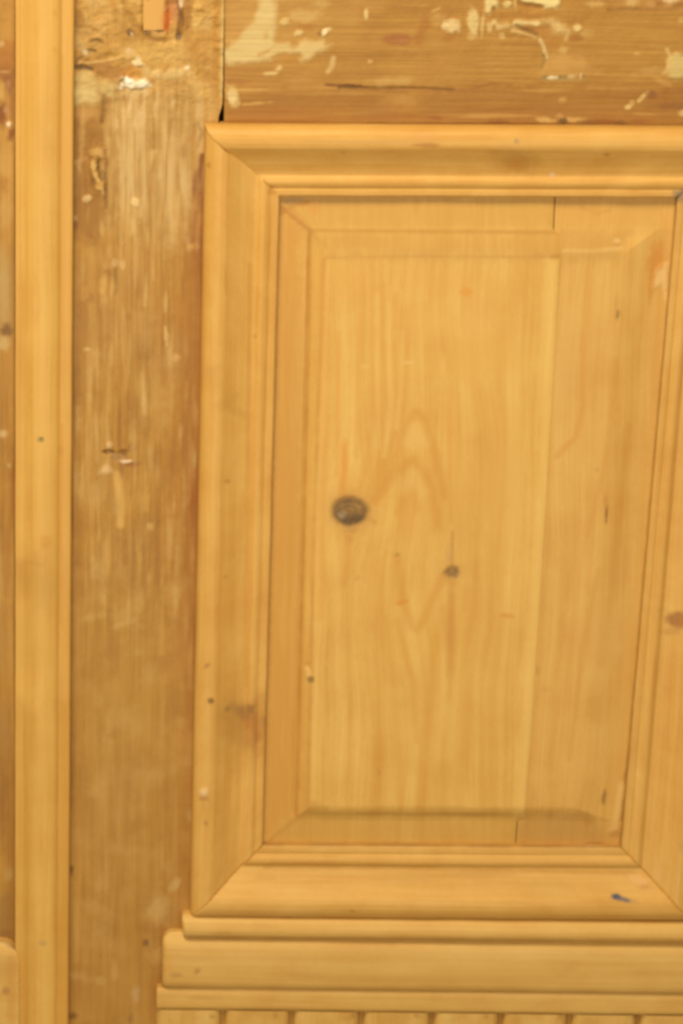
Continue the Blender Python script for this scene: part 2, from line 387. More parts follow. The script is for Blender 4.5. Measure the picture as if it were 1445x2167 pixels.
# ------------------------------------------------------------------ main stile
stile_f = [
    P([(120, -80), (490, -80), (490, 150), (420, 200), (150, 150)], (206, 154, 80), .65, 40, 40),
    P([(225, 185), (440, 165), (440, 420), (380, 520), (235, 470)], (212, 170, 108), .9, 25, 30, .6),
    P([(175, 500), (360, 480), (345, 760), (180, 760)], (202, 150, 80), .55, 40, 40, .7),
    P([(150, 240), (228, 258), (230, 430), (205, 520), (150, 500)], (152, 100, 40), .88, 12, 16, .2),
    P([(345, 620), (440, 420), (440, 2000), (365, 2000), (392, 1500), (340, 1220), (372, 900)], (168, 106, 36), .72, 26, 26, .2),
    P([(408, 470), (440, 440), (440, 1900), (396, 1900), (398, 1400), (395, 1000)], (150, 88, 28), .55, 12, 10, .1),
    P([(150, 1280), (400, 1280), (380, 2200), (150, 2200)], (183, 131, 60), .65, 60, 60),
    B(350, 1980, 34, 60, (160, 108, 50), .55, 12, .5),
    # scraped head of the stile, with the old mortise
    B(215, 40, 60, 30, (196, 142, 70), .6, 0, .6, .5, .5),
    B(172, 55, 20, 26, (197, 158, 100), .8, 0, .5, .4, .3),
    B(165, 40, 10, 20, (165, 110, 50), .6, 0, .5),
    L([(262, 0), (270, 28), (285, 48), (300, 62)], 6, (160, 112, 48), .8, 4, 0, -.5),
    L([(240, 0), (246, 40)], 6, (182, 128, 58), .7, 4),
    B(276, 70, 8, 8, (112, 78, 52), .9, 0, .4, .3, 0, -1.),
    B(279, 71, 4, 4, (214, 176, 134), .8),
    B(362, 12, 15, 40, (190, 122, 72), .8, 0, .3, .3, 0, -.8),
    B(354, 44, 8, 26, (198, 104, 44), .9, 6, .35, .25, 0, -.6),
    B(398, 40, 15, 42, (163, 110, 56), .8, 4, .4, .35, 0, -.8),
    L([(380, 0), (383, 40), (379, 80)], 6, (112, 68, 38), .85, 3, 0, -1.),
    B(378, 78, 6, 8, (78, 50, 36), .9, 15),
    B(384, 5, 5, 13, (238, 200, 154), .9, 0, .3, .2),
    L([(308, 68), (318, 82), (350, 86), (372, 80)], 5, (150, 104, 48), .7, 4, 0, -.7),
    B(312, 68, 8, 5, DARK, .75), B(339, 66, 9, 5, DARK, .75),
    B(418, 30, 14, 26, (216, 164, 84), .8, 0, .4, .5, 0, .5),
    B(422, 22, 7, 5, (170, 116, 50), .7), B(416, 55, 12, 8, (222, 176, 100), .6),
    L([(462, 0), (455, 70), (458, 180)], 7, (182, 124, 52), .8, 4, .3, -.4),
    L([(473, 0), (472, 90), (468, 200)], 5, (206, 166, 98), .85, 2),
    B(425, 95, 22, 40, (188, 132, 60), .6, 0, .6, .4, .5),
    # wedge shaped torn patch
    P([(156, 141), (178, 128), (214, 124), (262, 118), (288, 128), (272, 150), (238, 172), (214, 166), (196, 148)], (166, 113, 56), .9, 5, 7, 0, -.7),
    L([(160, 132), (190, 134), (225, 128), (262, 122)], 3, (214, 170, 100), .8, 3, 0, .3),
    L([(156, 142), (178, 143), (194, 147)], 5, (84, 58, 34), .9, 2, 0, -.7),
    L([(160, 132), (172, 122), (186, 113)], 4, (132, 94, 50), .7, 3, 0, -.5),
    L([(178, 112), (192, 106), (201, 108)], 4, (106, 76, 44), .85, 2, 0, -.6),
    L([(192, 88), (206, 84), (216, 90)], 4, (112, 80, 44), .8, 3, 0, -.6),
    B(181, 110, 6, 5, (228, 196, 150), .8), B(170, 96, 12, 10, (200, 160, 100), .7, 0, .5),
    P([(154, 152), (192, 150), (214, 172), (252, 180), (244, 200), (214, 222), (154, 220)], (204, 167, 102), .95, 5, 8, 0, .3),
    B(182, 196, 24, 16, (214, 180, 116), .6, 0, .5), B(186, 238, 34, 14, (190, 138, 74), .7, 0, .5),
    B(280, 120, 40, 26, (208, 158, 80), .7, 0, .5), B(345, 115, 36, 20, (212, 164, 86), .7, 0, .5),
    B(284, 153, 22, 14, (192, 128, 50), .9, -15, .35, .3, 0, -.6),
    P([(296, 130), (318, 148), (352, 152), (402, 140), (402, 158), (362, 170), (306, 160)], (217, 175, 108), .85, 5, 6, 0, .4),
    B(292, 134, 13, 6, (238, 208, 156), .9, 10, .35, .4, 0, .5), B(292, 124, 5, 5, (236, 206, 160), .8),
    B(276, 107, 7, 6, (226, 180, 126), .7), B(275, 112, 10, 8, (222, 176, 118), .5),
    B(270, 169, 12, 6, WHITE, .95, 15, .35, .35, 0, .8), B(284, 179, 30, 9, WHITE, .97, 4, .3, .4, 0, .9),
    B(256, 183, 9, 6, (240, 214, 170), .9, 0, .4, .3, 0, .5), B(302, 176, 14, 9, (246, 226, 186), .9, 0, .4, .4, 0, .5),
    B(280, 194, 30, 12, (222, 182, 124), .6, 0, .6, .4, .4),
    L([(262, 164), (256, 172), (251, 180)], 3, (120, 84, 46), .7), B(396, 143, 5, 5, (240, 204, 156), .9),
    B(386, 182, 6, 14, (178, 128, 72), .7, 20, .5),
    B(275, 224, 4, 22, (226, 182, 124), .8, 8, .5), B(300, 248, 8, 16, (220, 176, 118), .7, 12, .5),
    B(262, 250, 5, 26, (222, 176, 116), .6, 0, .5), B(331, 222, 6, 30, (216, 172, 110), .6, 6, .5),
    B(369, 217, 5, 7, (226, 186, 124), .8, 20), B(297, 214, 5, 14, (176, 122, 66), .7, 10, .5),
    B(286, 262, 4, 12, (220, 180, 124), .7), B(248, 262, 4, 12, (222, 180, 122), .7),
    L([(220, 205), (221, 240), (216, 258)], 5, (120, 78, 38), .75, 3, 0, -.5),
    L([(420, 262), (428, 280), (418, 310)], 4, (150, 116, 72), .6, 3),
    # left rough zone
    B(208, 322, 15, 11, (204, 154, 84), .9, 0, .4, .5, 0, .6), B(199, 350, 7, 10, (208, 164, 96), .9, 0, .4, .4, 0, .6),
    B(204, 373, 6, 15, (212, 164, 96), .9, -25, .4, .3, 0, .6), B(213, 393, 11, 10, (210, 158, 84), .9, 0, .4, .4, 0, .6),
    B(219, 405, 4, 8, (220, 178, 118), .8, -20), B(170, 340, 16, 5, (198, 150, 88), .6, -20, .5),
    B(210, 349, 4, 13, (104, 70, 34), .9, 0, .4, .4, 0, -.8), B(217, 373, 8, 12, (116, 82, 44), .8, -10, .4, .4, 0, -.6),
    L([(228, 340), (226, 370), (224, 402), (226, 440)], 4, (126, 80, 40), .85, 3, 0, -.6), B(197, 382, 4, 12, (120, 74, 36), .7, -10),
    B(224, 320, 5, 14, (140, 92, 46), .7), B(185, 421, 9, 8, (218, 178, 118), .9, -30, .4, .4, 0, .4),
    B(168, 354, 4, 8, (200, 160, 100), .6), B(287, 428, 9, 9, (230, 188, 120), .95, -35, .4, .3, 0, .3),
    B(282, 478, 5, 20, (214, 168, 100), .8, 0, .6), B(326, 322, 10, 6, (222, 180, 110), .85, -15), B(321, 338, 4, 18, (216, 172, 104), .7, 10),
    B(216, 485, 5, 16, (206, 160, 92), .7, -5), B(159, 462, 5, 6, (190, 156, 96), .8), B(159, 476, 7, 10, (128, 78, 30), .7),
    B(192, 498, 5, 7, (150, 98, 52), .7), B(254, 502, 5, 20, (158, 106, 46), .6),
    L([(428, 330), (424, 366), (426, 420), (424, 450)], 6, (122, 64, 22), .85, 3), B(413, 388, 6, 28, (138, 84, 46), .8, 4),
    B(419, 490, 14, 70, (156, 92, 36), .75, 2, .5), B(426, 560, 6, 70, (140, 80, 24), .7),
    B(371, 478, 7, 15, (210, 162, 94), .8), B(403, 521, 7, 6, (208, 156, 84), .8), B(417, 520, 5, 10, (186, 140, 80), .7),
    B(244, 556, 5, 9, (222, 180, 120), .85), B(260, 560, 5, 9, (222, 176, 112), .85, -10), B(230, 562, 10, 8, (204, 152, 82), .6),
    B(228, 578, 9, 7, (150, 100, 44), .8, 30), L([(245, 570), (245, 600), (244, 620)], 4, (138, 106, 52), .75),
    B(226, 609, 14, 24, (214, 160, 80), .8, 0, .6), B(192, 632, 8, 10, (158, 106, 50), .6), B(305, 634, 5, 14, (212, 166, 98), .7),
    B(350, 640, 5, 20, (210, 164, 96), .7), B(180, 620, 8, 16, (206, 152, 76), .6), B(273, 670, 7, 9, (166, 110, 44), .6),
    B(352, 707, 5, 20, (224, 176, 102), .85, -4), B(372, 757, 8, 8, (214, 160, 88), .8), B(185, 739, 7, 4, (216, 172, 106), .8),
    B(215, 722, 18, 12, (168, 116, 52), .55, -25, .6), B(184, 700, 16, 26, (164, 112, 48), .5, 0, .6), B(202, 815, 5, 30, (164, 110, 44), .6),
    B(190, 860, 6, 34, (206, 156, 80), .6), B(248, 825, 5, 22, (160, 106, 40), .5),
    # torn chip half way down
    B(233, 942, 7, 7, (226, 178, 122), .9, 0, .4, .3, 0, .5), B(230, 957, 13, 5, (112, 58, 26), .9, 5, .4, .3, 0, -.9),
    B(262, 959, 9, 7, (126, 84, 44), .85, 20, .4, .4, 0, -.8), B(250, 968, 17, 9, (168, 122, 76), .85, 15, .4, .4, 0, -.5),
    B(268, 977, 13, 4, (232, 192, 150), .95, 0, .4, .3, 0, .5), P([(227, 977), (239, 1000), (209, 1004)], (224, 178, 118), .9, 4, 3, 0, .4),
    B(258, 994, 6, 14, (156, 104, 52), .8, 0, .5), B(283, 983, 15, 5, (146, 86, 42), .8, -8), B(275, 947, 5, 9, (150, 98, 50), .7),
    L([(247, 1005), (252, 1035), (258, 1070), (256, 1110)], 8, (218, 164, 82), .85, 4), B(310, 1060, 6, 30, (206, 154, 74), .6),
    B(413, 972, 4, 16, (174, 146, 88), .8), B(414, 1060, 9, 72, (150, 80, 22), .8, 0, .5), B(320, 1114, 7, 8, (212, 164, 92), .75),
    B(312, 1150, 10, 24, (160, 104, 40), .6, 15, .5), B(210, 1140, 5, 40, (208, 158, 84), .6), B(232, 1160, 5, 50, (206, 154, 78), .5),
    B(295, 1180, 5, 60, (206, 154, 78), .55), B(213, 1165, 5, 25, (160, 112, 50), .6), B(226, 1190, 10, 60, (204, 152, 76), .5, 0, .6),
    B(300, 1270, 5, 24, (210, 160, 88), .55), B(200, 1305, 26, 8, (206, 160, 92), .5, -12, .6), B(262, 1320, 26, 6, (206, 158, 90), .5, -20, .6),
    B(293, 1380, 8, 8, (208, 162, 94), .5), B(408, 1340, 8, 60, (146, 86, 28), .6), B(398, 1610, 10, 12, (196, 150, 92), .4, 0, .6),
    B(230, 1565, 10, 10, (208, 160, 88), .55), B(405, 1725, 8, 14, (190, 152, 100), .5, 0, .6), B(300, 1640, 80, 12, (196, 148, 82), .4, -8, .7),
    B(265, 1800, 60, 10, (196, 146, 80), .4, 5, .7), B(200, 1920, 34, 12, (198, 150, 86), .45, 25, .7), B(370, 1872, 9, 16, (208, 166, 104), .6, 35),
    B(334, 1926, 26, 26, (202, 158, 96), .7, 20, .6, .5), B(240, 1690, 40, 90, (192, 142, 72), .5, 0, .7), B(180, 1720, 20, 60, (168, 116, 52), .4, 0, .7),
    B(310, 1996, 7, 7, (122, 78, 44), .85, 0, .5), B(155, 2150, 10, 8, (104, 58, 24), .9), B(278, 2156, 6, 9, (130, 84, 46), .8),
    B(287, 2106, 8, 17, (190, 150, 106), .7, 10), B(152, 1841, 4, 11, (110, 66, 26), .8), B(215, 2075, 12, 10, (204, 158, 94), .5), B(243, 2055, 7, 20, (206, 154, 84), .5),
    B(172, 2090, 20, 40, (172, 118, 54), .5, 0, .7), B(330, 2130, 14, 60, (166, 106, 46), .6, 0, .6), B(200, 1985, 30, 20, (190, 142, 78), .4, 0, .7),
    B(340, 2060, 10, 40, (140, 88, 38), .5, 0, .6),
]
random.seed(4)
for i in range(300):      # short grain streaks, paler and darker, in the weathered face
    y = random.uniform(180, 1350); x = random.uniform(160, 420)
    pale = random.random() < .5
    stile_f.append(B(x, y, random.uniform(2, 6), random.uniform(12, 60), (214, 170, 102) if pale else (152, 100, 40),
                     random.uniform(.12, .42), random.uniform(-4, 4), .8, .6))
for i in range(70):       # scraped head of the stile
    y = random.uniform(-10, 200); x = random.uniform(158, 470)
    stile_f.insert(12, B(x, y, random.uniform(5, 20), random.uniform(6, 26), random.choice([(212, 168, 100), (160, 108, 46), (182, 128, 60), (214, 164, 84), (170, 118, 54)]), random.uniform(.25, .6), random.uniform(-60, 60), .7, .8, 0, random.uniform(-.5, .5)))
for i in range(70):       # blotches
    y = random.uniform(60, 1400); x = random.uniform(160, 420)
    stile_f.insert(2, B(x, y, random.uniform(10, 30), random.uniform(14, 60), random.choice([(206, 158, 90), (150, 98, 40), (164, 112, 52)]), random.uniform(.15, .4), random.uniform(-12, 12), .9, .8))
for i in range(120):      # faint upright smears lower down
    y = random.uniform(1150, 2160); x = random.uniform(160, 410)
    stile_f.append(B(x, y, random.uniform(2, 7), random.uniform(20, 90), random.choice([(206, 156, 86), (156, 102, 40), (196, 146, 76)]), random.uniform(.12, .35), random.uniform(-3, 3), .9, .6))
for i in range(90):       # soft cloudy residue lower down
    y = random.uniform(1150, 2160); x = random.uniform(160, 400)
    stile_f.append(B(x, y, random.uniform(8, 30), random.uniform(6, 26), random.choice([(200, 152, 86), (164, 110, 46), (192, 140, 70)]),
                     random.uniform(.2, .5), random.uniform(-40, 40), .9, .7))

def stile_h(X, Y):
    rough = sstep(520, 100, Y) * .9 + .25
    h = (fbm(X / 7., Y / 160., 21, 3) - .5) * .7 * (.5 + .5 * rough)
    h += (fbm(X / 26., Y / 20., 33, 4) - .5) * 3.0 * sstep(330, 140, Y)
    h += (fbm(X / 22., Y / 40., 35, 4) - .5) * 2.2 * sstep(240, 215, X) * sstep(270, 300, Y) * sstep(470, 410, Y)
    h += (fbm(X / 60., Y / 90., 37, 3) - .5) * .9
    # mortise notch round the peg
    h -= 1.5 * sstep(298, 304, X) * sstep(354, 349, X) * sstep(70, 64, Y) * sstep(-180, -172, Y)
    h -= 2.0 * sstep(352, 358, X) * sstep(392, 384, X) * sstep(84, 70, Y)
    return h

def stile_edge(V, u, v):
    # the right edge meets the rail; it is broken away just above the moulding
    X, Y = topx(V)
    cut = 477 - .016 * Y - 8 * sstep(215, 252, Y) - 1.5 * (fbm(Y / 30., Y * 0, 3, 3) - .3)
    k = np.clip(1 - (488 - cut) / 300, 0, 1)
    over = np.minimum(X, 150 + (X - 150) * (cut - 150) / 335.)
    dpx = np.where(Y < 300, over - X, 0)
    V = V.copy(); V[:, 0] += dpx * .0004 * np.clip((X - 250) / 200, 0, 1)
    return V
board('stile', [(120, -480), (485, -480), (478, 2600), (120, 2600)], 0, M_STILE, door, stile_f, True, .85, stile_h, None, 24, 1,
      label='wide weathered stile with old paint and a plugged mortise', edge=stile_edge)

# peg left in the old mortise
board('peg', [(304, -170), (348, -170), (347.5, 64), (304.5, 65)], -.7, M_FIELD, door,
      [P([(300, -95), (352, -95), (352, 70), (300, 70)], (212, 152, 76), .8, 3, 2), B(312, 68, 9, 5, DARK, .7), B(339, 66, 9, 5, DARK, .7),
       B(345, 45, 4, 24, (200, 120, 56), .7)], True, 1.2, None, None, 8, 2, label='orange wooden peg filling the mortise')

# ------------------------------------------------------------------ top rail
rail_f = [
    P([(470, 195), (600, 188), (750, 187), (960, 192), (1040, 177), (1150, 184), (1260, 182), (1460, 196), (1760, 200), (1760, 300), (470, 300)],
      (156, 100, 38), .82, 8, 10, .25),
    P([(470, 132), (640, 120), (700, 150), (700, 190), (470, 190)], (184, 129, 58), .6, 12, 14, .6),
    B(640, 30, 120, 50, (196, 146, 76), .5, 0, .6, .5, .4),
    P([(470, 0), (550, -10), (540, 60), (478, 105)], (206, 152, 78), .6, 8, 8, .3),
    P([(560, -40), (580, -40), (584, 60), (582, 96), (566, 112), (584, 118), (572, 128), (480, 138), (474, 108), (512, 76), (534, 48), (552, 0)], (218, 184, 118), .92, 4, 6, .12, .35),
    B(563, 75, 6, 9, (196, 150, 82), .6), L([(548, 116), (572, 106), (586, 100)], 4, (190, 138, 68), .8),
    P([(578, 92), (612, 90), (618, 104), (636, 98), (642, 112), (600, 116), (576, 122), (562, 118)], (216, 180, 114), .88, 4, 6, .1, .3),
    P([(636, 90), (650, 86), (684, 87), (690, 96), (704, 93), (688, 104), (668, 112), (652, 128), (638, 130), (634, 112)], (220, 184, 116), .9, 4, 5, .12, .4),
    L([(578, 122), (600, 118), (634, 118)], 5, (184, 126, 56), .7, 3, 0, -.3),
    B(603, 46, 10, 8, (216, 176, 108), .85, 0, .4, .4, 0, .3), B(646, 33, 32, 14, (206, 162, 92), .7, 0, .5, .5, .2), B(632, 70, 11, 6, (222, 184, 116), .85, -15, .4, .4, 0, .4),
    B(687, 68, 6, 9, (240, 212, 156), .95, 35, .35, .4, 0, .5), B(696, 62, 6, 4, (228, 190, 126), .8, -20), B(648, 57, 15, 7, (176, 116, 50), .85, 0, .5), B(677, 70, 5, 6, (140, 96, 46), .7),
    B(680, 8, 16, 8, (208, 164, 92), .5), B(722, 6, 20, 12, (174, 120, 56), .5, 0, .6), B(775, 30, 5, 12, (224, 186, 118), .9, 0, .4, .3, 0, .3),
    L([(562, 158), (582, 156), (592, 144)], 5, (218, 180, 112), .85, 3, 0, .3), L([(694, 152), (702, 140), (706, 122)], 5, (214, 172, 108), .75, 3), B(783, 130, 5, 4, (220, 172, 100), .7),
    B(493, 205, 13, 20, (216, 180, 116), .9, -15, .4, .4, 0, .4), B(492, 211, 7, 7, (232, 196, 136), .7), B(540, 219, 30, 3, (206, 160, 88), .7, -6), B(520, 190, 40, 3, (206, 158, 86), .6),
    B(500, 172, 22, 6, (160, 100, 48), .7), L([(480, 145), (520, 147), (570, 148), (640, 158)], 2.5, (166, 110, 50), .7), L([(480, 158), (540, 162), (600, 158)], 2.5, (160, 106, 46), .6),
    P([(492, 248), (520, 228), (570, 222), (620, 226), (700, 246), (700, 280), (492, 280)], (164, 104, 42), .6, 7, 8),
    B(738, 183, 28, 5, (90, 46, 24), .92, 0, .45), L([(690, 180), (738, 183), (790, 187), (860, 186), (960, 190)], 2.8, (112, 66, 26), .85, 2, 0, -.4),
    B(830, 172, 44, 10, (206, 160, 88), .5, 0, .6), B(845, 210, 40, 10, (192, 140, 68), .6), B(860, 230, 50, 8, (180, 126, 56), .5), L([(960, 190), (1000, 188), (1040, 176), (1080, 178)], 3, (146, 92, 36), .6),
    B(840, 83, 33, 13, (164, 100, 52), .92, 0, .25, .15), B(846, 86, 16, 6, (176, 112, 62), .6), B(880, 82, 8, 6, (172, 112, 50), .6),
    L([(918, 18), (902, 36), (894, 60), (886, 86)], 10, (168, 108, 44), .75, 5), B(946, 25, 24, 10, (172, 116, 52), .7, 20, .5), B(948, 78, 14, 11, (172, 112, 46), .75, -35), B(925, 40, 14, 18, (200, 150, 78), .6, 0, .5),
    B(958, 55, 17, 14, (224, 186, 124), .9, 10, .4, .45, 0, .5), B(941, 54, 7, 7, (230, 194, 132), .9), L([(930, 17), (915, 24)], 3, (212, 168, 96), .6),
    B(1001, 46, 11, 28, (220, 184, 116), .92, -5, .35, .3, 0, .4), B(999, 76, 10, 8, (212, 168, 98), .7), B(1020, 54, 4, 20, (216, 174, 104), .8, 5), B(1014, 70, 4, 6, (150, 106, 52), .6), B(1036, 58, 7, 10, (222, 180, 112), .85, 0, .4, .4, 0, .4),
    P([(1024, -10), (1052, -10), (1055, 18), (1043, 14), (1036, 28), (1026, 28)], (228, 194, 126), .95, 3, 4, 0, .6), B(1044, 19, 5, 5, (140, 96, 46), .7), B(1073, 9, 9, 8, (224, 188, 118), .85, 0, .4, .4, 0, .4), B(1090, 8, 4, 10, (210, 170, 98), .7),
    P([(1100, -20), (1190, -20), (1184, 8), (1176, 18), (1152, 17), (1142, 9), (1108, 3), (1092, -6)], (234, 204, 134), .97, 2.5, 3, 0, .8), L([(1098, 6), (1120, 12), (1146, 14)], 5, (150, 92, 38), .7, 2, 0, -.4),
    P([(1055, 30), (1100, 22), (1170, 24), (1176, 44), (1120, 42), (1080, 48)], (176, 118, 50), .75, 6, 8), L([(1046, 48), (1056, 58), (1074, 54)], 6, (226, 186, 118), .9, 3, 0, .5), L([(1092, 50), (1116, 51), (1136, 50)], 7, (232, 196, 128), .9, 4, 0, .6),
    L([(1092, 54), (1108, 63), (1136, 73)], 4, (112, 80, 42), .9, 2, 0, -.8), B(1128, 60, 22, 6, (170, 112, 52), .8, 18), L([(1085, 64), (1105, 70), (1132, 79)], 4, (216, 172, 106), .7, 3, 0, .3), B(1062, 76, 6, 6, (222, 180, 112), .6),
    P([(1150, 45), (1170, 40), (1190, 52), (1204, 66), (1192, 72), (1172, 66), (1160, 54)], (218, 178, 110), .85, 5, 6, 0, .4), B(1150, 64, 20, 10, (176, 118, 54), .75), B(1221, 59, 8, 8, (228, 192, 120), .92, -20, .4, .35, 0, .5), B(1236, 70, 16, 10, (200, 156, 88), .6),
    B(1219, 80, 15, 8, (158, 98, 40), .8), B(1214, 44, 14, 8, (168, 114, 50), .6), B(1240, 35, 20, 8, (170, 112, 44), .5, -40), L([(1202, 66), (1196, 84)], 4, (214, 172, 104), .75), B(1190, 105, 9, 8, (212, 168, 94), .7), B(1172, 92, 16, 12, (182, 122, 50), .6),
    L([(1142, 84), (1150, 98), (1156, 122)], 4, (220, 184, 122), .85, 2, 0, .3), L([(1150, 118), (1152, 130), (1148, 142)], 4, (112, 96, 60), .85, 2, 0, -.4),
    P([(1158, 112), (1230, 118), (1262, 150), (1146, 156)], (212, 156, 82), .55, 8, 8, .2),
    B(1168, 164, 11, 4, (228, 204, 160), .9, -4), B(1152, 164, 5, 5, (142, 116, 72), .8), B(1184, 163, 4, 5, (130, 104, 62), .8, 20), B(1195, 163, 4, 5, (136, 110, 66), .7, 30), B(1208, 161, 9, 4, (212, 180, 124), .7), B(1228, 160, 3, 6, (218, 186, 130), .7), B(1234, 161, 4, 4, (138, 108, 60), .7), B(1190, 169, 40, 3, (176, 146, 92), .5),
    L([(1288, 22), (1340, 20), (1400, 20), (1460, 17), (1600, 16)], 4, (144, 96, 46), .75, 3, 0, -.4), P([(1280, -40), (1700, -40), (1700, 14), (1300, 18)], (188, 132, 66), .7, 6, 8, .3), B(1335, 5, 13, 8, (220, 174, 104), .75), B(1418, 2, 16, 7, (232, 192, 134), .85), B(1260, 8, 18, 7, (216, 168, 96), .6), B(1436, 9, 22, 6, (160, 102, 46), .7), B(1395, 8, 12, 6, (156, 98, 44), .7), B(1376, 8, 9, 7, (204, 150, 92), .6),
    B(1437, 138, 26, 26, (210, 178, 108), .9, 0, .35, .35, 0, .4), L([(1410, 104), (1418, 122), (1412, 146), (1404, 154)], 4, (214, 170, 98), .75), B(1380, 150, 30, 8, (206, 156, 86), .5), B(1346, 113, 7, 4, (214, 164, 92), .6), B(1440, 42, 6, 6, (212, 164, 88), .6), B(1430, 168, 20, 4, (158, 116, 60), .6),
    B(1190, 211, 7, 6, (206, 160, 90), .6), B(1329, 226, 7, 5, (222, 184, 114), .85, -15), B(1336, 218, 5, 6, (208, 166, 98), .6), L([(1350, 214), (1362, 202), (1370, 196)], 4, (214, 172, 104), .85), B(1377, 201, 12, 9, (136, 78, 38), .75, 20), B(1430, 224, 48, 8, (136, 84, 40), .65), B(1440, 190, 40, 8, (150, 90, 40), .5), B(1444, 239, 9, 6, (216, 176, 110), .8), B(1400, 172, 20, 6, (204, 152, 82), .5, 25),
    B(1154, 254, 20, 6, (208, 160, 90), .85, 5), B(1214, 254, 21, 6, (206, 156, 84), .85), B(1185, 246, 10, 5, (200, 150, 84), .6), B(1191, 257, 9, 7, (84, 60, 34), .85), B(1277, 257, 28, 5, (136, 72, 26), .75), B(1312, 260, 16, 5, (110, 60, 28), .7), B(1240, 258, 20, 4, (120, 76, 34), .7), B(1355, 256, 20, 5, (150, 86, 36), .6), B(920, 250, 16, 4, (142, 76, 28), .7), B(1055, 258, 22, 5, (132, 72, 30), .7), B(820, 245, 60, 5, (158, 96, 36), .6), B(1010, 248, 40, 3, (196, 146, 78), .5),
    L([(600, 262), (700, 264), (850, 263), (1000, 262), (1445, 266)], 3, (130, 88, 44), .6, 2),
]
random.seed(9)
for i in range(70):
    x = random.uniform(480, 1440); y = random.uniform(0, 250)
    rail_f.insert(3, B(x, y, random.uniform(20, 90), random.uniform(1.5, 4), random.choice([(208, 158, 86), (172, 116, 50), (180, 124, 54)]), random.uniform(.2, .45), random.uniform(-2, 2), .6, .3))
def rail_h(X, Y):
    h = (fbm(X / 180., Y / 6., 51, 3) - .5) * .6 + (fbm(X / 40., Y / 30., 53, 4) - .5) * .9
    h += (fbm(X / 16., Y / 16., 55, 4) - .5) * 1.6 * np.exp(-((X - 1080) / 140) ** 2 - ((Y - 40) / 45) ** 2)
    return h
board('rail', [(479.5, -480), (2000, -480), (2000, 330), (474, 330)], -.4, M_RAIL, door, rail_f, False, .85, rail_h, None, 24, 3,
      label='horizontal rail with torn paint patches above the panel')

# ------------------------------------------------------------------ added dark backing, unseen, so open joints read dark
M_ADDED_BACKING = pine('added_backing_pine', (120, 84, 44), (104, 70, 36), (84, 56, 28))
board('added_joint_backing', [(60, -485), (1990, -485), (1990, 2700), (60, 2700)], -30, M_ADDED_BACKING, door, [], True, 40, None, None, 8, 4)

# ------------------------------------------------------------------ raised panel, two boards
PANEL_H = -1.2
# panel edges in the photograph, under the moulding's inner edge
def edge_l(y): return 594.5 - 40 * (y - 415) / 1370.
def edge_r(y): return 1430 - 118 * (y - 415) / 1372.
def field_h(X, Y):
    """height above the panel's margin: worn bevels rising to the raised field"""
    el, er = edge_l(Y), edge_r(Y)
    yt = 414 + .005 * (X - 590); yb = 1787 + .006 * (X - 560)
    wob = (fbm(X / 60., Y / 60., 71, 3) - .5) * 5
    l = sstep(62, 102, X - el + wob); lm = np.clip((X - el) / 60, 0, 1)
    r = sstep(22, 112, er - X + wob)
    t = sstep(58, 122, Y - yt + wob); b = sstep(54, 92, yb - Y + wob)
    mar = np.minimum(np.minimum(lm, np.clip((Y - yt) / 66, 0, 1)), np.clip((yb - Y) / 60, 0, 1))
    f = np.minimum(np.minimum(l, r), np.minimum(t, b))
    # narrow quirk at the shoulder of the left bevel
    q = (-.8 * np.exp(-((X - el - 64) / 5) ** 2) - .4 * np.exp(-((X - el - 98) / 4) ** 2)) * sstep(60, 100, Y - yt) * sstep(50, 80, yb - Y)
    return 2.6 * mar + 4.4 * f + q + (fbm(X / 150., Y / 300., 73, 2) - .5) * .8 + (fbm(X / 8., Y / 200., 75, 2) - .5) * .12

def joint_x(Y): return 1173.5 - 83 * (Y - 420) / 1365.

KN = [(740, 1077, 60, 130, .95), (953, 1205, 32, 110, .85)]
def field_grain(X, Y, mx, mz):
    x = X + (Y - 1083) * .02 * (X - 33) / 700.   # undo the lean of the view
    g = x.copy()
    for (kx, ky, sx, sy, w_) in KN:
        d = x - kx
        g = g - w_ * d * np.exp(-(d / sx) ** 2 - ((Y - ky) / sy) ** 2)
    g = g + 46 * (fbm(X / 170., Y / 320., 79, 2) - .5)
    d = g - 872 + .05 * (Y - 1105)
    g = d - .05 * (Y - 1105)
    g = g + 16 * (fbm(X / 80., Y / 380., 77, 3) - .5)
    return g * .42, mz

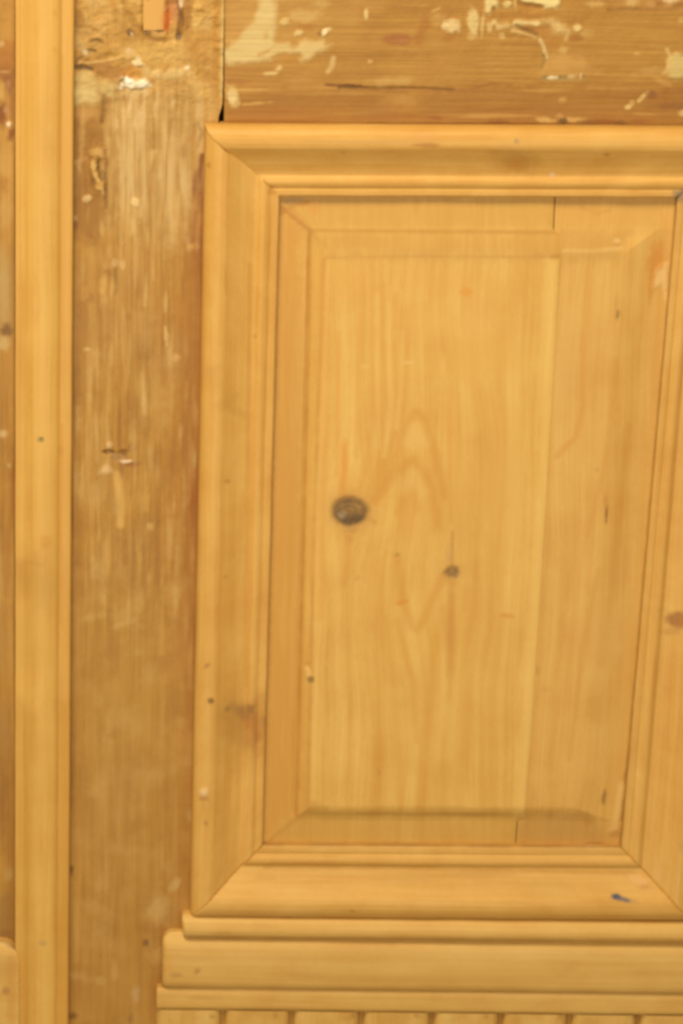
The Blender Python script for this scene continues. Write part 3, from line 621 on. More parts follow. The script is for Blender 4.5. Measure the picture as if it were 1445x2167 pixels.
panel_f = [
    # horizontal scrubbed band across the head of the panel
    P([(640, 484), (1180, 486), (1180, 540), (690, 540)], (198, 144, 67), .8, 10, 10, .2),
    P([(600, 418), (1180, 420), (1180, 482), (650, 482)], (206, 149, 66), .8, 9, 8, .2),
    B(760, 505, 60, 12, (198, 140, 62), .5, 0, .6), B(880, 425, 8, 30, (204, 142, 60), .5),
    P([(584, 420), (640, 482), (640, 1725), (552, 1785), (570, 1100)], (203, 139, 55), .85, 10, 9, .2),  # orange stain, deepened to paint in the left bevel's shade
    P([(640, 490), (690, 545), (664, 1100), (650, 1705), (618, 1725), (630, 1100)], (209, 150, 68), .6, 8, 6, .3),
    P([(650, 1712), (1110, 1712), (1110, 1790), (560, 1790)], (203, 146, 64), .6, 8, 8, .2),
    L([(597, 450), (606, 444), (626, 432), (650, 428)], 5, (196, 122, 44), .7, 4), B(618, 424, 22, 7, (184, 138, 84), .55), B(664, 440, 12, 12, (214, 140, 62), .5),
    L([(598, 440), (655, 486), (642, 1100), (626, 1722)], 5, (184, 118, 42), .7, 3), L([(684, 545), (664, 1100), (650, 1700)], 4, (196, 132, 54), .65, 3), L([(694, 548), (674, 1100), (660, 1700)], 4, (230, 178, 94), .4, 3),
    L([(600, 420), (690, 520)], 5, (196, 132, 54), .4), L([(640, 1722), (560, 1785)], 4, (192, 128, 50), .35), L([(640, 1716), (1100, 1722)], 5, (180, 124, 50), .3, 3), L([(556, 1785), (1110, 1789)], 5, (140, 98, 48), .6, 2),  # step shadow below the field and contact shade at the moulding, painted in
    # pale strip along the joint
    P([(1152, 542), (1184, 542), (1166, 900), (1148, 1200), (1128, 1500), (1110, 1716), (1088, 1716), (1104, 1500), (1124, 1200), (1142, 900)], (236, 185, 98), .75, 7, 4),
    L([(1184, 545), (1166, 900), (1148, 1200), (1128, 1500), (1110, 1716)], 4, (196, 136, 58), .6, 2),
    # large knot
    B(738, 1075, 56, 60, (224, 160, 76), .35, 0, .6), L([(728, 930), (727, 990), (722, 1040)], 8, (220, 142, 52), .7, 4), L([(716, 700), (712, 860), (712, 1000)], 5, (222, 152, 62), .5, 3), L([(775, 1090), (792, 1100)], 4, (206, 144, 60), .6),
    B(739, 1076, 48, 42, (196, 136, 62), .55, 6, .6, .3), B(739, 1076, 37, 30, (66, 44, 28), .95, 6, .3, .14, 0, -.4), B(740, 1075, 27, 19, (140, 98, 50), .9, 8, .5, .45, 0, .2), B(724, 1086, 10, 8, (158, 132, 102), .7, 30, .6, .5), B(746, 1091, 20, 8, (84, 58, 36), .8, -8, .6, .4), B(752, 1067, 12, 7, (168, 122, 62), .6, 0, .6),
    L([(728, 1068), (740, 1064), (752, 1070), (748, 1080)], 2, (84, 58, 36), .6), L([(716, 1078), (730, 1084), (744, 1083)], 2, (92, 64, 38), .5),
    L([(712, 1056), (730, 1046), (750, 1046)], 3, (150, 92, 48), .5), B(740, 1116, 14, 7, (186, 134, 66), .6, 0, .6), B(738, 1134, 9, 8, (190, 130, 58), .5, 0, .6), L([(736, 1130), (734, 1190), (727, 1230)], 7, (212, 146, 62), .55, 4),
    # small knot with its streaks
    B(953, 1204, 24, 26, (206, 150, 76), .5, 0, .6), B(953, 1205, 16, 12, (84, 62, 40), .94, 0, .5, .3, 0, -.4), B(951, 1204, 7, 5, (124, 100, 72), .6, 0, .7), L([(955, 1120), (955, 1150), (954, 1185)], 3, (186, 124, 58), .6, 2), B(950, 1168, 8, 22, (200, 148, 84), .5, 0, .6),
    B(952, 1310, 9, 110, (200, 134, 56), .8, 1, .9, .3), L([(950, 1000), (952, 1100)], 4, (214, 148, 66), .5), L([(948, 860), (950, 1000)], 5, (222, 152, 64), .5),
    # arched grain, drawn by the growth rings
    L([(790, 1056), (838, 953), (862, 890), (877, 866), (898, 888), (919, 953), (936, 1044)], 9.0, (211, 145, 58), 0.64, 3),
    L([(792, 1052), (832, 997), (858, 974), (874, 968), (898, 995), (919, 1062), (926, 1110)], 10.5, (211, 145, 58), 0.64, 3),
    L([(842, 1080), (852, 1046), (872, 1040), (880, 1070)], 9.0, (214, 146, 60), 0.47, 3), B(866, 1085, 20, 44, (222, 156, 70), .5, 10, .7),
    L([(806, 600), (808, 711), (814, 832), (808, 953), (783, 1040)], 7.5, (213, 148, 60), 0.51, 3), L([(834, 620), (832, 741), (838, 832), (826, 923), (796, 1031)], 7.5, (213, 148, 60), 0.55, 3), L([(862, 690), (856, 784), (847, 868), (820, 953), (798, 1010)], 7.5, (213, 148, 60), 0.51, 3),
    L([(786, 600), (784, 760), (784, 900), (770, 1000)], 6.0, (215, 150, 62), 0.42, 3), L([(764, 600), (758, 800), (752, 960)], 6.0, (215, 150, 62), 0.38, 3),
    L([(820, 640), (821, 780), (824, 870), (812, 960)], 6.0, (234, 184, 102), 0.42, 3), L([(796, 620), (796, 800), (796, 940)], 6.0, (234, 184, 102), 0.38, 3), L([(850, 700), (846, 830), (836, 900)], 6.0, (234, 184, 102), 0.38, 3),
    L([(860, 930), (876, 900), (892, 930)], 13.5, (232, 180, 98), 0.42, 3), L([(852, 1030), (872, 1000), (894, 1034)], 12.0, (230, 178, 96), 0.38, 3),
    L([(838, 1170), (850, 1255), (868, 1318), (880, 1326), (894, 1306), (922, 1243), (936, 1213)], 9.0, (211, 145, 58), 0.59, 3),
    L([(814, 1303), (832, 1484), (846, 1700)], 9.0, (213, 148, 60), 0.42, 3), L([(838, 1309), (862, 1400), (874, 1436), (880, 1560)], 7.5, (213, 148, 60), 0.47, 3), L([(934, 1285), (910, 1436), (898, 1557), (888, 1700)], 12.0, (211, 146, 58), 0.51, 3),
    L([(800, 1180), (806, 1400), (800, 1700)], 9.0, (214, 150, 62), 0.38, 3), L([(690, 620), (684, 900), (676, 1300)], 9.0, (218, 150, 62), 0.42, 3), L([(730, 600), (726, 800), (724, 930)], 6.0, (230, 178, 94), 0.38, 3),
    L([(1060, 600), (1050, 900), (1042, 1200), (1020, 1690)], 13.5, (214, 151, 64), 0.34, 3), L([(990, 1250), (980, 1500), (970, 1700)], 15.0, (214, 151, 64), 0.38, 3), L([(1000, 600), (996, 900)], 15.0, (230, 176, 92), 0.30, 3), L([(1096, 640), (1084, 1000), (1070, 1400)], 15.0, (230, 178, 94), 0.30, 3),
    B(848, 1268, 13, 5, (214, 138, 46), .8, -15), B(985, 612, 13, 10, (222, 148, 58), .85, 0, .4), B(839, 1168, 5, 4, (168, 126, 58), .7), B(1070, 1297, 16, 5, (212, 140, 56), .65, 10), B(755, 1218, 6, 5, (200, 140, 66), .5), B(862, 762, 12, 4, (234, 184, 108), .6), B(935, 765, 6, 16, (234, 182, 100), .5), B(770, 770, 8, 4, (232, 182, 104), .5), B(1070, 1205, 12, 5, (226, 160, 76), .4),
    B(740, 590, 50, 40, (224, 158, 68), .4, 0, .8), B(920, 590, 70, 26, (224, 160, 72), .4, 0, .8), B(1010, 750, 90, 40, (222, 162, 72), .35, 0, .8), B(940, 680, 90, 30, (232, 176, 90), .4, 0, .8), B(1050, 1000, 60, 150, (216, 156, 70), .3, 0, .8),
    # chip in the left bevel
    B(652, 1420, 7, 13, (228, 176, 96), .9, -20, .35, .25, 0, .4), B(657, 1433, 7, 8, (136, 102, 50), .8, 10, .4, .3, 0, -.5), B(650, 1398, 6, 4, (196, 136, 56), .6), B(630, 1540, 8, 40, (204, 138, 54), .45, 0, .6), B(660, 1700, 20, 14, (196, 138, 58), .5, 0, .6), B(800, 1628, 4, 6, (186, 132, 60), .6), B(800, 1716, 40, 6, (186, 130, 54), .5), B(960, 1718, 90, 5, (184, 128, 52), .5),
    B(1170, 538, 16, 5, (188, 128, 50), .7), B(1140, 536, 14, 5, (198, 140, 60), .5), L([(690, 541), (900, 538), (1150, 540)], 3, (198, 140, 60), .45),
    L([(655, 486), (900, 488), (1180, 490)], 4, (186, 126, 50), .55), B(1060, 1060, 20, 10, (222, 164, 78), .3),
]
def lj_edge(V, u, v):
    # planed edge: a hair of a gap in the field, open at both margins
    X, Y = topx(V)
    op = 1.0 - 1.0 * sstep(482, 500, Y) * sstep(1738, 1722, Y)
    V = V.copy(); V[:, 0] -= np.where(u > .999, op * .00045, 0)
    V[:, 0] += .0068 * (1 - op) * np.clip((u - .9) / .1, 0, 1)      # the field's lip laps over the joint
    return V
def lj_h(X, Y):
    # arris at the joint eased
    d = joint_x(Y) + 17 * sstep(482, 500, Y) * sstep(1738, 1722, Y) - X
    return field_h(X, Y) + .5 - .5 * np.exp(-(np.maximum(d, 0) / 7.) ** 2)
y0, y1 = 404, 1800
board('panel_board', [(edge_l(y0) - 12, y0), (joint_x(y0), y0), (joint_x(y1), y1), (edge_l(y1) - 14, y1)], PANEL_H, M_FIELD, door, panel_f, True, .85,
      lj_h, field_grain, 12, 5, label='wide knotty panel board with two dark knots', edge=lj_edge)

def right_grain(X, Y, mx, mz):
    x = X + (Y - 1083) * .075
    g = x + 22 * (fbm(X / 140., Y / 380., 91, 3) - .5) + 14 * np.sin(Y / 330.)
    return g * .4, mz
right_f = [
    L([(1431, 417), (1370, 1100), (1311, 1790)], 4, (150, 106, 50), .6, 3), L([(1088, 1788), (1312, 1791)], 4, (140, 98, 48), .6, 2),  # brown lines paint in the contact shade along the moulding
    P([(1180, 486), (1330, 490), (1300, 545), (1170, 545)], (198, 144, 68), .8, 8, 9, .2), L([(1190, 527), (1250, 528), (1312, 522)], 4, (224, 172, 96), .7, 3), B(1303, 508, 7, 6, (226, 174, 104), .8), B(1302, 514, 6, 3, (188, 130, 56), .6),
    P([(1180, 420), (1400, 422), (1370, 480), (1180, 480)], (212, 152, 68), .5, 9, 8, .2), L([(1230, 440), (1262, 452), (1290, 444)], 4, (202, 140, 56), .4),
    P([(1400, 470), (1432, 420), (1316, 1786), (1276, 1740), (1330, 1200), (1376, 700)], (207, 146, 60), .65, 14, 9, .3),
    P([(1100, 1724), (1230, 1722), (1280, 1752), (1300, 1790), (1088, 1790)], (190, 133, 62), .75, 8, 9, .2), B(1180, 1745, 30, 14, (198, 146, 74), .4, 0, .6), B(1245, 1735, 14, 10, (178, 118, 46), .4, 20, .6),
    P([(1378, 612), (1388, 566), (1400, 556), (1412, 556), (1408, 640), (1398, 600), (1386, 608)], (228, 178, 106), .92, 3, 4, 0, .4), B(1386, 548, 16, 34, (204, 124, 42), .65, 12, .5), B(1376, 600, 7, 30, (202, 126, 42), .6, 5, .5),
    B(1303, 661, 4, 10, (148, 114, 60), .85, 10), B(1300, 640, 5, 20, (206, 146, 66), .5), B(1280, 1084, 3.5, 17, (142, 94, 46), .85, 5), B(1278, 1060, 4, 18, (190, 128, 58), .5), B(1261, 988, 5, 5, (192, 142, 76), .6),
    L([(1228, 700), (1230, 850), (1215, 920), (1176, 960)], 6, (212, 146, 64), .55, 4), L([(1240, 560), (1236, 700), (1234, 800)], 7, (216, 150, 66), .4, 4), L([(1300, 760), (1280, 960), (1240, 1130)], 6, (206, 142, 62), .4, 4), L([(1262, 1200), (1226, 1400), (1200, 1600)], 6, (208, 144, 62), .45, 4), L([(1220, 1180), (1212, 1300), (1190, 1500)], 6, (216, 152, 74), .4, 4), L([(1330, 900), (1306, 1100), (1270, 1400)], 9, (204, 140, 56), .4, 4),
    B(1260, 1495, 26, 30, (204, 140, 58), .45, 0, .7), B(1185, 780, 30, 90, (220, 166, 88), .5, 0, .7), B(1280, 1320, 40, 120, (222, 168, 90), .3, 10, .7), B(1135, 1414, 6, 10, (186, 134, 62), .6), B(1146, 1300, 6, 200, (206, 150, 72), .4, 4, .6), B(1150, 1455, 10, 6, (200, 142, 70), .4),
    L([(1352, 1480), (1340, 1560), (1326, 1640), (1316, 1730)], 6, (146, 94, 38), .75, 3, 0, -.3), B(1276, 1685, 5, 16, (150, 104, 44), .8, 6, .5), L([(1312, 1660), (1304, 1720), (1296, 1752)], 7, (226, 174, 96), .75, 4), B(1300, 1765, 14, 8, (180, 122, 56), .6), B(1255, 1787, 30, 4, (140, 88, 40), .6), L([(1352, 1420), (1342, 1500)], 4, (176, 122, 44), .7),
]
def rj_edge(V, u, v):
    X, Y = topx(V)
    op = 1.0 - 1.0 * sstep(482, 500, Y) * sstep(1738, 1722, Y)
    V = V.copy(); V[:, 0] += np.where(u < .001, op * .0004, 0)
    return V
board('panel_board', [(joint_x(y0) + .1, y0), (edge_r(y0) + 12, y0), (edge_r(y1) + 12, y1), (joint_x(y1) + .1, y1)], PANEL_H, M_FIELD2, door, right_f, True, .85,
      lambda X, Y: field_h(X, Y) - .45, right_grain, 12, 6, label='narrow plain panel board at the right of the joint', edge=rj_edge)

# ------------------------------------------------------------------ bolection moulding round the panel
T_ = 61.0
PROF = [(0, 0), (.0, 6.5), (.5, 9), (1.6, 11.2), (3.6, 13.4), (6.5, 15.2), (10, 16.2), (14, 16.4), (17, 15.9), (19.2, 15.1), (20.4, 14.3), (25, 12.0), (30, 9.6), (35, 7.6), (40, 6.1), (42.6, 5.6),
        (43.4, 5.7), (44.6, 6.6), (46.4, 7.6), (48.4, 7.9), (50.4, 7.6), (52.4, 6.8), (53.6, 6.1), (54.2, 5.9), (54.8, 6.2), (56, 6.4), (59.6, 6.3), (60.6, 5.6), (61, 4.6), (61.2, -4.5)]
OH, IHh = 4.0, 3.0
oTL, oTR, oBR, oBL = (434, 262), (1593, 268.5), (1462, 1943), (402, 1934)
iTL, iTR, iBR, iBL = (592, 414.5), (1431, 417), (1312, 1790.5), (556, 1786)
o_ = [at(*p, OH) for p in (oTL, oTR, oBR, oBL)]; i_ = [at(*p, IHh) for p in (iTL, iTR, iBR, iBL)]
top_f = [
    B(905, 307, 28, 5, (188, 122, 54), .8, 2, .4), B(900, 290, 26, 8, (214, 150, 80), .5), B(1092, 299, 5, 6, (150, 122, 88), .85), B(1085, 340, 46, 22, (186, 126, 50), .7, 10, .7), B(1080, 320, 30, 14, (206, 150, 74), .5, 0, .7), B(1282, 327, 6, 4, (176, 116, 44), .7), B(1090, 352, 14, 10, (196, 124, 46), .5),
    B(1168, 369, 5, 5, (220, 184, 140), .7), B(725, 323, 5, 3, (176, 118, 44), .6), B(800, 300, 110, 4, (206, 156, 88), .4), B(445, 285, 6, 10, (212, 150, 76), .4), B(1230, 300, 160, 12, (224, 168, 88), .35, 0, .8),
    L([(640, 300), (800, 302), (860, 300)], 2.5, (200, 150, 80), .4), B(573, 398, 8, 6, (186, 116, 44), .6), B(1340, 404, 14, 4, (196, 136, 52), .5), B(960, 392, 40, 4, (204, 146, 60), .5), L([(470, 330), (500, 335), (560, 385)], 5, (180, 118, 46), .4),
    P([(1424, 404), (1450, 402), (1450, 424), (1424, 424)], (112, 96, 82), .85, 4, 4),
]
left_f = [
    B(515, 1535, 50, 62, (184, 128, 56), .85, 25, .9), B(534, 1532, 18, 42, (180, 108, 46), .7, -14, .8, .5), B(508, 1503, 26, 13, (148, 104, 52), .6, 30, .8), B(540, 1555, 16, 16, (196, 132, 66), .5, 0, .8), B(556, 1526, 8, 10, (150, 104, 56), .6, 0, .7), B(530, 1500, 8, 8, (120, 78, 40), .6, 0, .7), B(552, 1535, 10, 18, (196, 134, 62), .5), B(545, 1560, 8, 12, (176, 110, 46), .5),
    B(447, 1483, 7, 6, (122, 76, 36), .85), B(438, 1408, 8, 4, (166, 110, 60), .7, -25), B(481, 1500, 6, 6, (150, 104, 48), .6), B(431, 1676, 10, 8, (234, 190, 136), .9, 0, .4, .3, 0, .4), B(433, 1691, 10, 5, (166, 108, 54), .7), B(436, 1742, 5, 6, (164, 112, 52), .7), B(430, 1705, 4, 20, (190, 134, 64), .4), B(440, 1600, 26, 80, (220, 168, 84), .3, 0, .8),
    B(478, 1221, 4, 3, (170, 116, 54), .6), B(482, 1018, 6, 4, (176, 120, 52), .6), B(540, 711, 4, 4, (180, 120, 54), .6), B(442, 350, 4, 5, (170, 114, 50), .7), B(480, 850, 30, 12, (196, 140, 62), .35, -30, .7), B(500, 870, 30, 10, (192, 136, 60), .35, 20, .7), B(447, 785, 24, 10, (200, 146, 70), .4, -30, .7), B(478, 590, 3, 30, (184, 128, 54), .4), B(540, 940, 10, 50, (206, 146, 60), .3),
    L([(528, 560), (526, 1000), (522, 1450)], 5, (196, 134, 54), .5, 3), B(432, 268, 6, 10, (190, 140, 76), .5), B(577, 404, 8, 8, (184, 112, 40), .6),  # long dark line paints in the shade of the bead's step
]
bot_f = [L([(552, 1787), (900, 1789), (1316, 1792)], 4, (146, 102, 50), .6, 2),  # contact shade against the panel, painted as a brown line
    B(1303, 1898, 11, 7, (40, 62, 90), .95, 12, .45, .3), B(1324, 1905, 10, 5, (62, 80, 100), .85, 8, .5, .3), B(1313, 1901, 10, 5, (56, 76, 98), .6), B(1340, 1908, 8, 3, (150, 130, 90), .4),
    B(1355, 1864, 20, 10, (228, 168, 96), .85, 10, .4, .4, 0, .4), B(1335, 1850, 14, 6, (222, 166, 92), .6, 15), B(1362, 1878, 13, 4, (196, 132, 64), .7), B(1392, 1852, 8, 10, (224, 168, 100), .5), B(745, 1928, 5, 3, (140, 98, 50), .7), B(560, 1856, 30, 8, (194, 138, 60), .4), B(860, 1860, 60, 16, (198, 146, 66), .35, 0, .7), B(640, 1890, 80, 10, (226, 172, 96), .4, 0, .7), B(900, 1915, 60, 6, (230, 178, 100), .4), B(1160, 1880, 50, 20, (196, 146, 70), .35, 0, .7), B(1000, 1850, 70, 8, (190, 136, 58), .4, 0, .6), B(475, 1875, 8, 5, (222, 154, 76), .5), B(1235, 1790, 30, 4, (200, 150, 90), .4), L([(560, 1836), (900, 1838), (1340, 1846)], 4, (184, 124, 48), .45, 2),  # last line paints in shade where bead meets cove
]
right_mf = [L([(1431, 417), (1370, 1100), (1312, 1790)], 4, (152, 108, 50), .6, 2), B(1432, 1312, 26, 17, (160, 102, 48), .9, 12, .4, .3), B(1445, 1318, 10, 10, (180, 106, 44), .7), B(1420, 1335, 20, 8, (182, 126, 58), .5), P([(1424, 404), (1446, 402), (1446, 428), (1428, 424)], (112, 96, 82), .8, 4, 4), B(1398, 1290, 10, 6, (196, 142, 64), .4),  # first line is painted contact shade beside the panel
            L([(1360, 1200), (1350, 1320), (1344, 1420)], 4, (186, 128, 46), .4), B(1392, 1848, 10, 12, (224, 166, 96), .5), B(1440, 1790, 6, 14, (190, 140, 60), .5)]
MG = -.08
run('panel_moulding', (o_[0], o_[1]), (i_[0], i_[1]), PROF, T_, M_MOULD, door, top_f, False, seed=11, gap=(MG, MG), endoff=(0, [0, .08, .2, .37, .46, .8, 1], [0, -2.4, -4.8, -5.0, -1.5, 1.2, 0]), endround=(1.6, 1.6))
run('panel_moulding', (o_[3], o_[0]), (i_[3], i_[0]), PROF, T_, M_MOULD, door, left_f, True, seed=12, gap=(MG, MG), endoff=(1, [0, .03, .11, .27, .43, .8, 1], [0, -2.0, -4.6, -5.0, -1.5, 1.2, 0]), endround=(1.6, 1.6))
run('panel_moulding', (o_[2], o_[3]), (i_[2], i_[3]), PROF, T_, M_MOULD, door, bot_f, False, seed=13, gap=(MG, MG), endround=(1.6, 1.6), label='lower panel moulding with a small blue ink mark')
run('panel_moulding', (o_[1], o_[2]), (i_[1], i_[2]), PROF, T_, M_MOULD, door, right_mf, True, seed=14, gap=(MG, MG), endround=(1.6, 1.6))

# ------------------------------------------------------------------ ledge below the panel: bead, fascia, fillet, then reeding
def hrun(name, l, r, prof, feats, seed, label=None, rnd=(0, 0), cr=(0, 0), mat=None, hh=8, par=None, back=-8.):
    (lx0, ly0), (lx1, ly1) = l; (rx0, ry0), (rx1, ry1) = r
    O = (at(lx0, ly0, hh), at(rx0, ry0, hh)); I2 = (at(lx1, ly1, hh), at(rx1, ry1, hh))
    T = np.linalg.norm(I2[0] - O[0]) * 1000
    s = T / prof[-1][0]
    return run(name, O, I2, [(a * s, b) for a, b in prof], T, mat or M_LEDGE, par or door, feats, False, seed=seed, label=label, endround=rnd, corner=cr, step=.9, wav=.35, back=back)
BEAD = [(0, 0), (0, 6), (.6, 8.5), (2, 11.5), (4, 14), (7, 15.6), (10, 16), (13, 15.2), (16, 12.8), (17.2, 11.2), (18, 9.8), (18.3, 6)]
FASC = [(0, 0), (0, 6), (1, 7.6), (3, 8.8), (5, 10.2), (7.5, 12), (11, 13), (16, 13.5), (24, 13.7), (33, 13.5), (38.5, 13.1), (41.5, 12.2), (43.4, 10.6), (44.6, 9), (45, 5)]
FILL = [(0, 0), (0, 7.6), (1.4, 9.0), (4, 9.6), (12, 9.6), (14.2, 9.2), (15.4, 8), (15.6, 4)]
b_f = [B(470, 1975, 20, 3, (190, 130, 54), .4), B(900, 1965, 160, 5, (226, 174, 98), .4), L([(400, 1984), (900, 1987), (1445, 1992)], 4, (172, 112, 40), .5, 2)]  # long brown line paints in the shaded crease under the bead
f_f = [B(418, 2055, 8, 5, (146, 104, 52), .55, -30), B(372, 2064, 13, 5, (170, 120, 60), .5), B(357, 2045, 8, 10, (220, 150, 72), .5), B(420, 2030, 30, 6, (206, 154, 82), .5), B(640, 2065, 60, 5, (196, 140, 66), .4), B(1100, 2020, 200, 14, (222, 172, 96), .4, 0, .8), B(900, 2072, 300, 7, (200, 146, 66), .5, 0, .6), B(570, 2030, 100, 12, (224, 172, 96), .4, 0, .8)]
l_f = [B(430, 2112, 30, 4, (190, 134, 58), .4), B(900, 2110, 200, 5, (198, 142, 60), .4)]
hrun('ledge_bead', ((384, 1934), (389, 1986)), ((1760, 1952), (1752, 2004)), BEAD, b_f, 21, 'slim rounded bead on top of the ledge', (4, 0), (4, 0), hh=8)
hrun('ledge_fascia', ((344, 1974), (343, 2091)), ((1760, 1993), (1750, 2109)), FASC, f_f, 22, 'broad flat fascia of the ledge', (6, 0), (10, 0), hh=9)
hrun('ledge_fillet', ((331, 2088), (331, 2133)), ((1760, 2104), (1752, 2150)), FILL, l_f, 23, 'narrow fillet under the ledge fascia', (2, 0), (2, 0), hh=6)
# reeding: each reed a strip of its own
RE = [(0, 0), (0, 2.5), (1.4, 5.2), (4, 7.3), (9, 8.4), (28, 8.7), (45, 8.6), (52, 7.4), (55.0, 5.2), (56.4, 2.5), (56.4, 0)]
xs = [326, 472, 618, 765, 914, 1060, 1205, 1350, 1496, 1642, 1788]
for i in range(len(xs) - 1):
    a, b = xs[i], xs[i + 1]
    O = (at(a + 4.6, 2132 + .0125 * (a - 330), 4), at(a + 4.6 - (a - 33) * .016, 2450, 4))
    I2 = (at(b - 4.6, 2132 + .0125 * (b - 330), 4), at(b - 4.6 - (b - 33) * .016, 2450, 4))
    T = np.linalg.norm(I2[0] - O[0]) * 1000
    random.seed(50 + i)
    fe = [B(a + random.uniform(20, 130), random.uniform(2135, 2165), random.uniform(10, 26), random.uniform(6, 18), random.choice([(196, 138, 58), (202, 146, 66), (222, 172, 92)]), .5, 0, .6) for _ in range(4)]
    fe += [B(a + random.uniform(110, 140), 2150, 5, 4, (160, 106, 46), .6)]
    run('reed', O, I2, [(p * T / 56.4, q) for p, q in RE], T, M_LEDGE, door, fe, True, seed=31 + i, step=3)
# backing the ledge and the reeds are planted on
board('apron_board', [(365, 2010), (1790, 2020), (1790, 2470), (340, 2470)], .6, M_STILE, door, [], False, 12, None, None, 8, 7)

# far stile of the same leaf, beyond the right edge of the picture
board('stile', [(1480, 331), (2000, 331), (1900, 2600), (1400, 2600)], -.6, M_STILE, door, [], True, 2.5, lambda X, Y: (fbm(X / 7., Y / 160., 61, 3) - .5) * .5, None, 22, 8)

# ------------------------------------------------------------------ cover strip on the meeting edge
SW = 49.6
STRIP = [(0, -1), (0, 9.2), (.5, 10.0), (2.6, 10.3), (4.4, 10.2), (5.2, 9.8), (6.2, 9.9), (8.5, 10.8), (12, 12.8), (16, 14.2), (21, 15), (26, 15.1), (31, 14.4), (35, 13.2), (37.6, 12.0), (38.6, 11.0), (39.6, 10.5),
         (41, 10.6), (44, 10.6), (47.6, 10.5), (49, 10.0), (49.6, 9.2), (49.6, -1)]
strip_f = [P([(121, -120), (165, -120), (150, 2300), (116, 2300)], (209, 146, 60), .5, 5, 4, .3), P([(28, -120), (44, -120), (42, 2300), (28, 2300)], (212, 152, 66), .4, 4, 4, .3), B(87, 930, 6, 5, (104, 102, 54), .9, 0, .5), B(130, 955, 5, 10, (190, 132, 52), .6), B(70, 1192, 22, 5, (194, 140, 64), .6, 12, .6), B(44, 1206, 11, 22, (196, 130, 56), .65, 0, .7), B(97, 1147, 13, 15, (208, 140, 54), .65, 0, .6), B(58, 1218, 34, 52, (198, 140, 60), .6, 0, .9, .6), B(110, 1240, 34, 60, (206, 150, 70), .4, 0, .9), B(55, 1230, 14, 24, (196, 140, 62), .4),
           L([(132, 900), (130, 1100), (130, 1320)], 4, (206, 136, 46), .6, 2), L([(133, 120), (134, 400), (132, 800)], 4, (210, 146, 58), .6, 2), L([(58, 0), (58, 400), (56, 700)], 3, (214, 154, 66), .4), L([(88, 60), (86, 300), (84, 500)], 4, (224, 170, 84), .4), B(90, 1996, 8, 5, (176, 138, 82), .6), B(102, 1080, 16, 60, (224, 170, 82), .4, 0, .8), B(85, 280, 10, 60, (212, 156, 72), .4, 0, .7), B(100, 320, 5, 40, (206, 150, 66), .4), B(116, 105, 4, 5, (206, 146, 58), .6), B(118, 28, 5, 7, (200, 140, 60), .4),
           L([(78, 590), (86, 640), (78, 680)], 4, (210, 152, 70), .35), B(97, 1250, 22, 30, (200, 150, 72), .4, 0, .8), B(60, 1350, 24, 60, (206, 152, 68), .4, 0, .8), B(134, 1560, 8, 60, (204, 138, 52), .4, 0, .7), B(128, 2030, 8, 90, (198, 132, 44), .5, 0, .7), P([(40, 1480), (74, 1520), (72, 2260), (40, 2260)], (196, 136, 50), .6, 10, 6, .3), P([(121, 1480), (150, 1480), (150, 2260), (124, 2260)], (200, 136, 46), .6, 6, 5, .3)]  # low flank polygons paint in the shading of the rounded profile
Oa = (at(33.3, -490, 6), at(32.3, 2610, 6)); Ia = (at(160.8, -490, 6), at(142.7, 2610, 6))
run('cover_strip', Oa, Ia, STRIP, SW, M_STRIP, door, strip_f, True, seed=41, label='long moulded cover strip beside the weathered stile', wav=.22, back=-2)

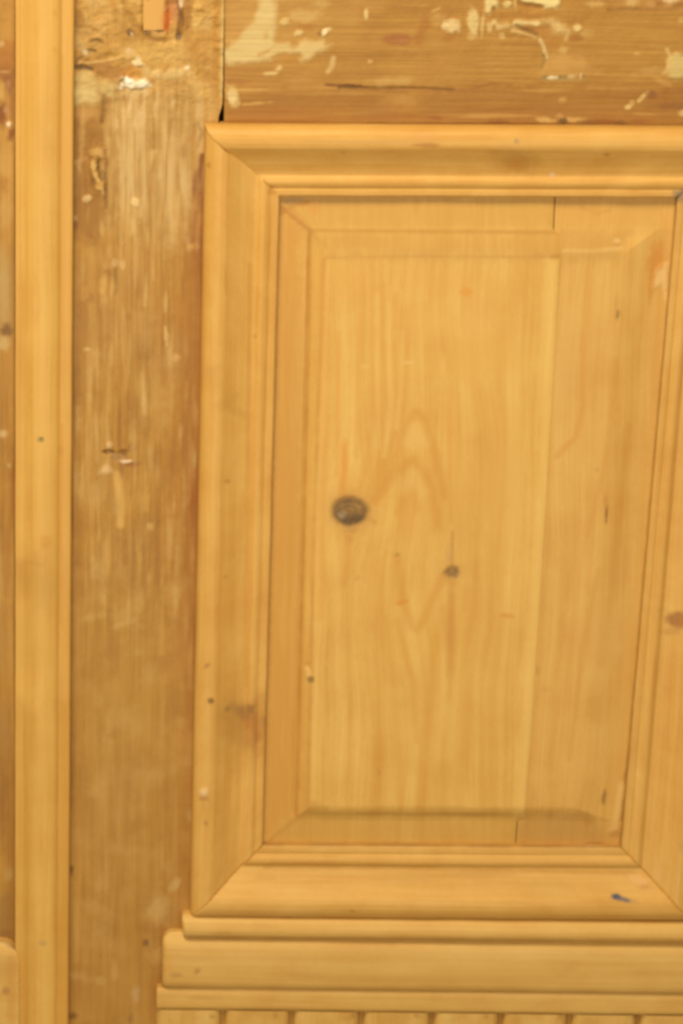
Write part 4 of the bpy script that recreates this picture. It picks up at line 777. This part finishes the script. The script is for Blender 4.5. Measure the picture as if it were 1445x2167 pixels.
# ------------------------------------------------------------------ the other leaf
leaf_f = [P([(-400, -90), (60, -90), (60, 90), (-400, 90)], (186, 132, 60), .6, 10, 10, .3), B(16, 120, 22, 34, (168, 104, 42), .8, 0, .6), B(14, 160, 26, 18, (150, 90, 42), .8, 0, .5, .4, 0, -.4), B(20, 178, 10, 20, (136, 82, 44), .85), B(19, 178, 4, 9, (176, 118, 74), .8), B(2, 196, 9, 24, (200, 150, 78), .85, 0, .5), B(5, 243, 11, 26, (126, 62, 26), .9, 0, .5, .4, 0, -.5), B(15, 234, 6, 10, (190, 140, 92), .8), B(20, 263, 5.5, 5.5, (252, 220, 176), .97, 0, .35, .1, 0, .5), B(25, 284, 8, 15, (128, 64, 22), .9, 15), B(4, 93, 6, 6, (210, 166, 104), .8), B(8, 152, 14, 3, (200, 152, 90), .7), B(26, 230, 5, 40, (150, 92, 48), .7),
          B(12, 340, 12, 30, (196, 146, 76), .6, 0, .7), B(6, 390, 14, 16, (168, 108, 46), .6, 0, .6), B(12, 450, 14, 30, (198, 152, 86), .5, 0, .7), B(10, 620, 18, 75, (188, 152, 98), .8, 0, .6), B(15, 697, 13, 14, (112, 74, 42), .85, 0, .5), B(8, 728, 12, 14, (206, 168, 108), .7), B(26, 600, 6, 90, (160, 112, 50), .5), B(10, 800, 18, 50, (176, 122, 56), .6), B(8, 918, 8, 8, (214, 172, 112), .8), B(21, 985, 5, 5, (190, 156, 98), .8), B(28, 1020, 5, 90, (156, 94, 30), .7, 0, .5), B(3, 1200, 7, 60, (200, 152, 90), .5), B(14, 1180, 10, 70, (166, 108, 44), .6), B(8, 1350, 12, 80, (176, 126, 66), .6), B(10, 1560, 14, 60, (170, 122, 66), .6), B(6, 1700, 10, 80, (150, 98, 46), .6), B(25, 1800, 7, 200, (150, 94, 34), .6, 0, .5), B(10, 1940, 14, 50, (150, 108, 56), .75, 0, .5), B(20, 1850, 10, 14, (190, 150, 88), .5), B(16, 1980, 20, 14, (136, 92, 46), .7)]
board('stile', [(-760, -480), (31.8, -480), (31.4, 2600), (-760, 2600)], -.5, M_STILE, leaf, leaf_f, True, 1.25, lambda X, Y: (fbm(X / 8., Y / 90., 81, 4) - .5) * .9 + (fbm(X / 20., Y / 24., 83, 3) - .5) * 1.2 * sstep(330, 240, Y), None, 22, 9,
      label='weathered stile of the other leaf with brown blotches')
# its own ledge fascia, with a rounded end next to the strip
EDGE = [(0, 0), (0, 6), (1, 8), (3, 10), (6, 11.5), (10, 12.3), (60, 12.4), (110, 12.3), (124, 11), (125, 8), (125, 2)]
run('ledge_fascia', (at(-760, 1976, 9), at(41, 1994, 9)), (at(-760, 2294, 9), at(41, 2304, 9)), EDGE, 125., M_LEDGE, leaf,
    [B(14, 2096, 9, 8, (150, 104, 60), .7, 0, .6), B(10, 2050, 20, 30, (200, 146, 70), .4, 0, .7), B(24, 2090, 10, 80, (196, 132, 52), .5, 0, .7), L([(-20, 1990), (10, 1993), (32, 2008)], 4, (140, 104, 56), .6, 2)], False, seed=45, step=.9, corner=(0, 15), label='end of the ledge fascia of the other leaf')
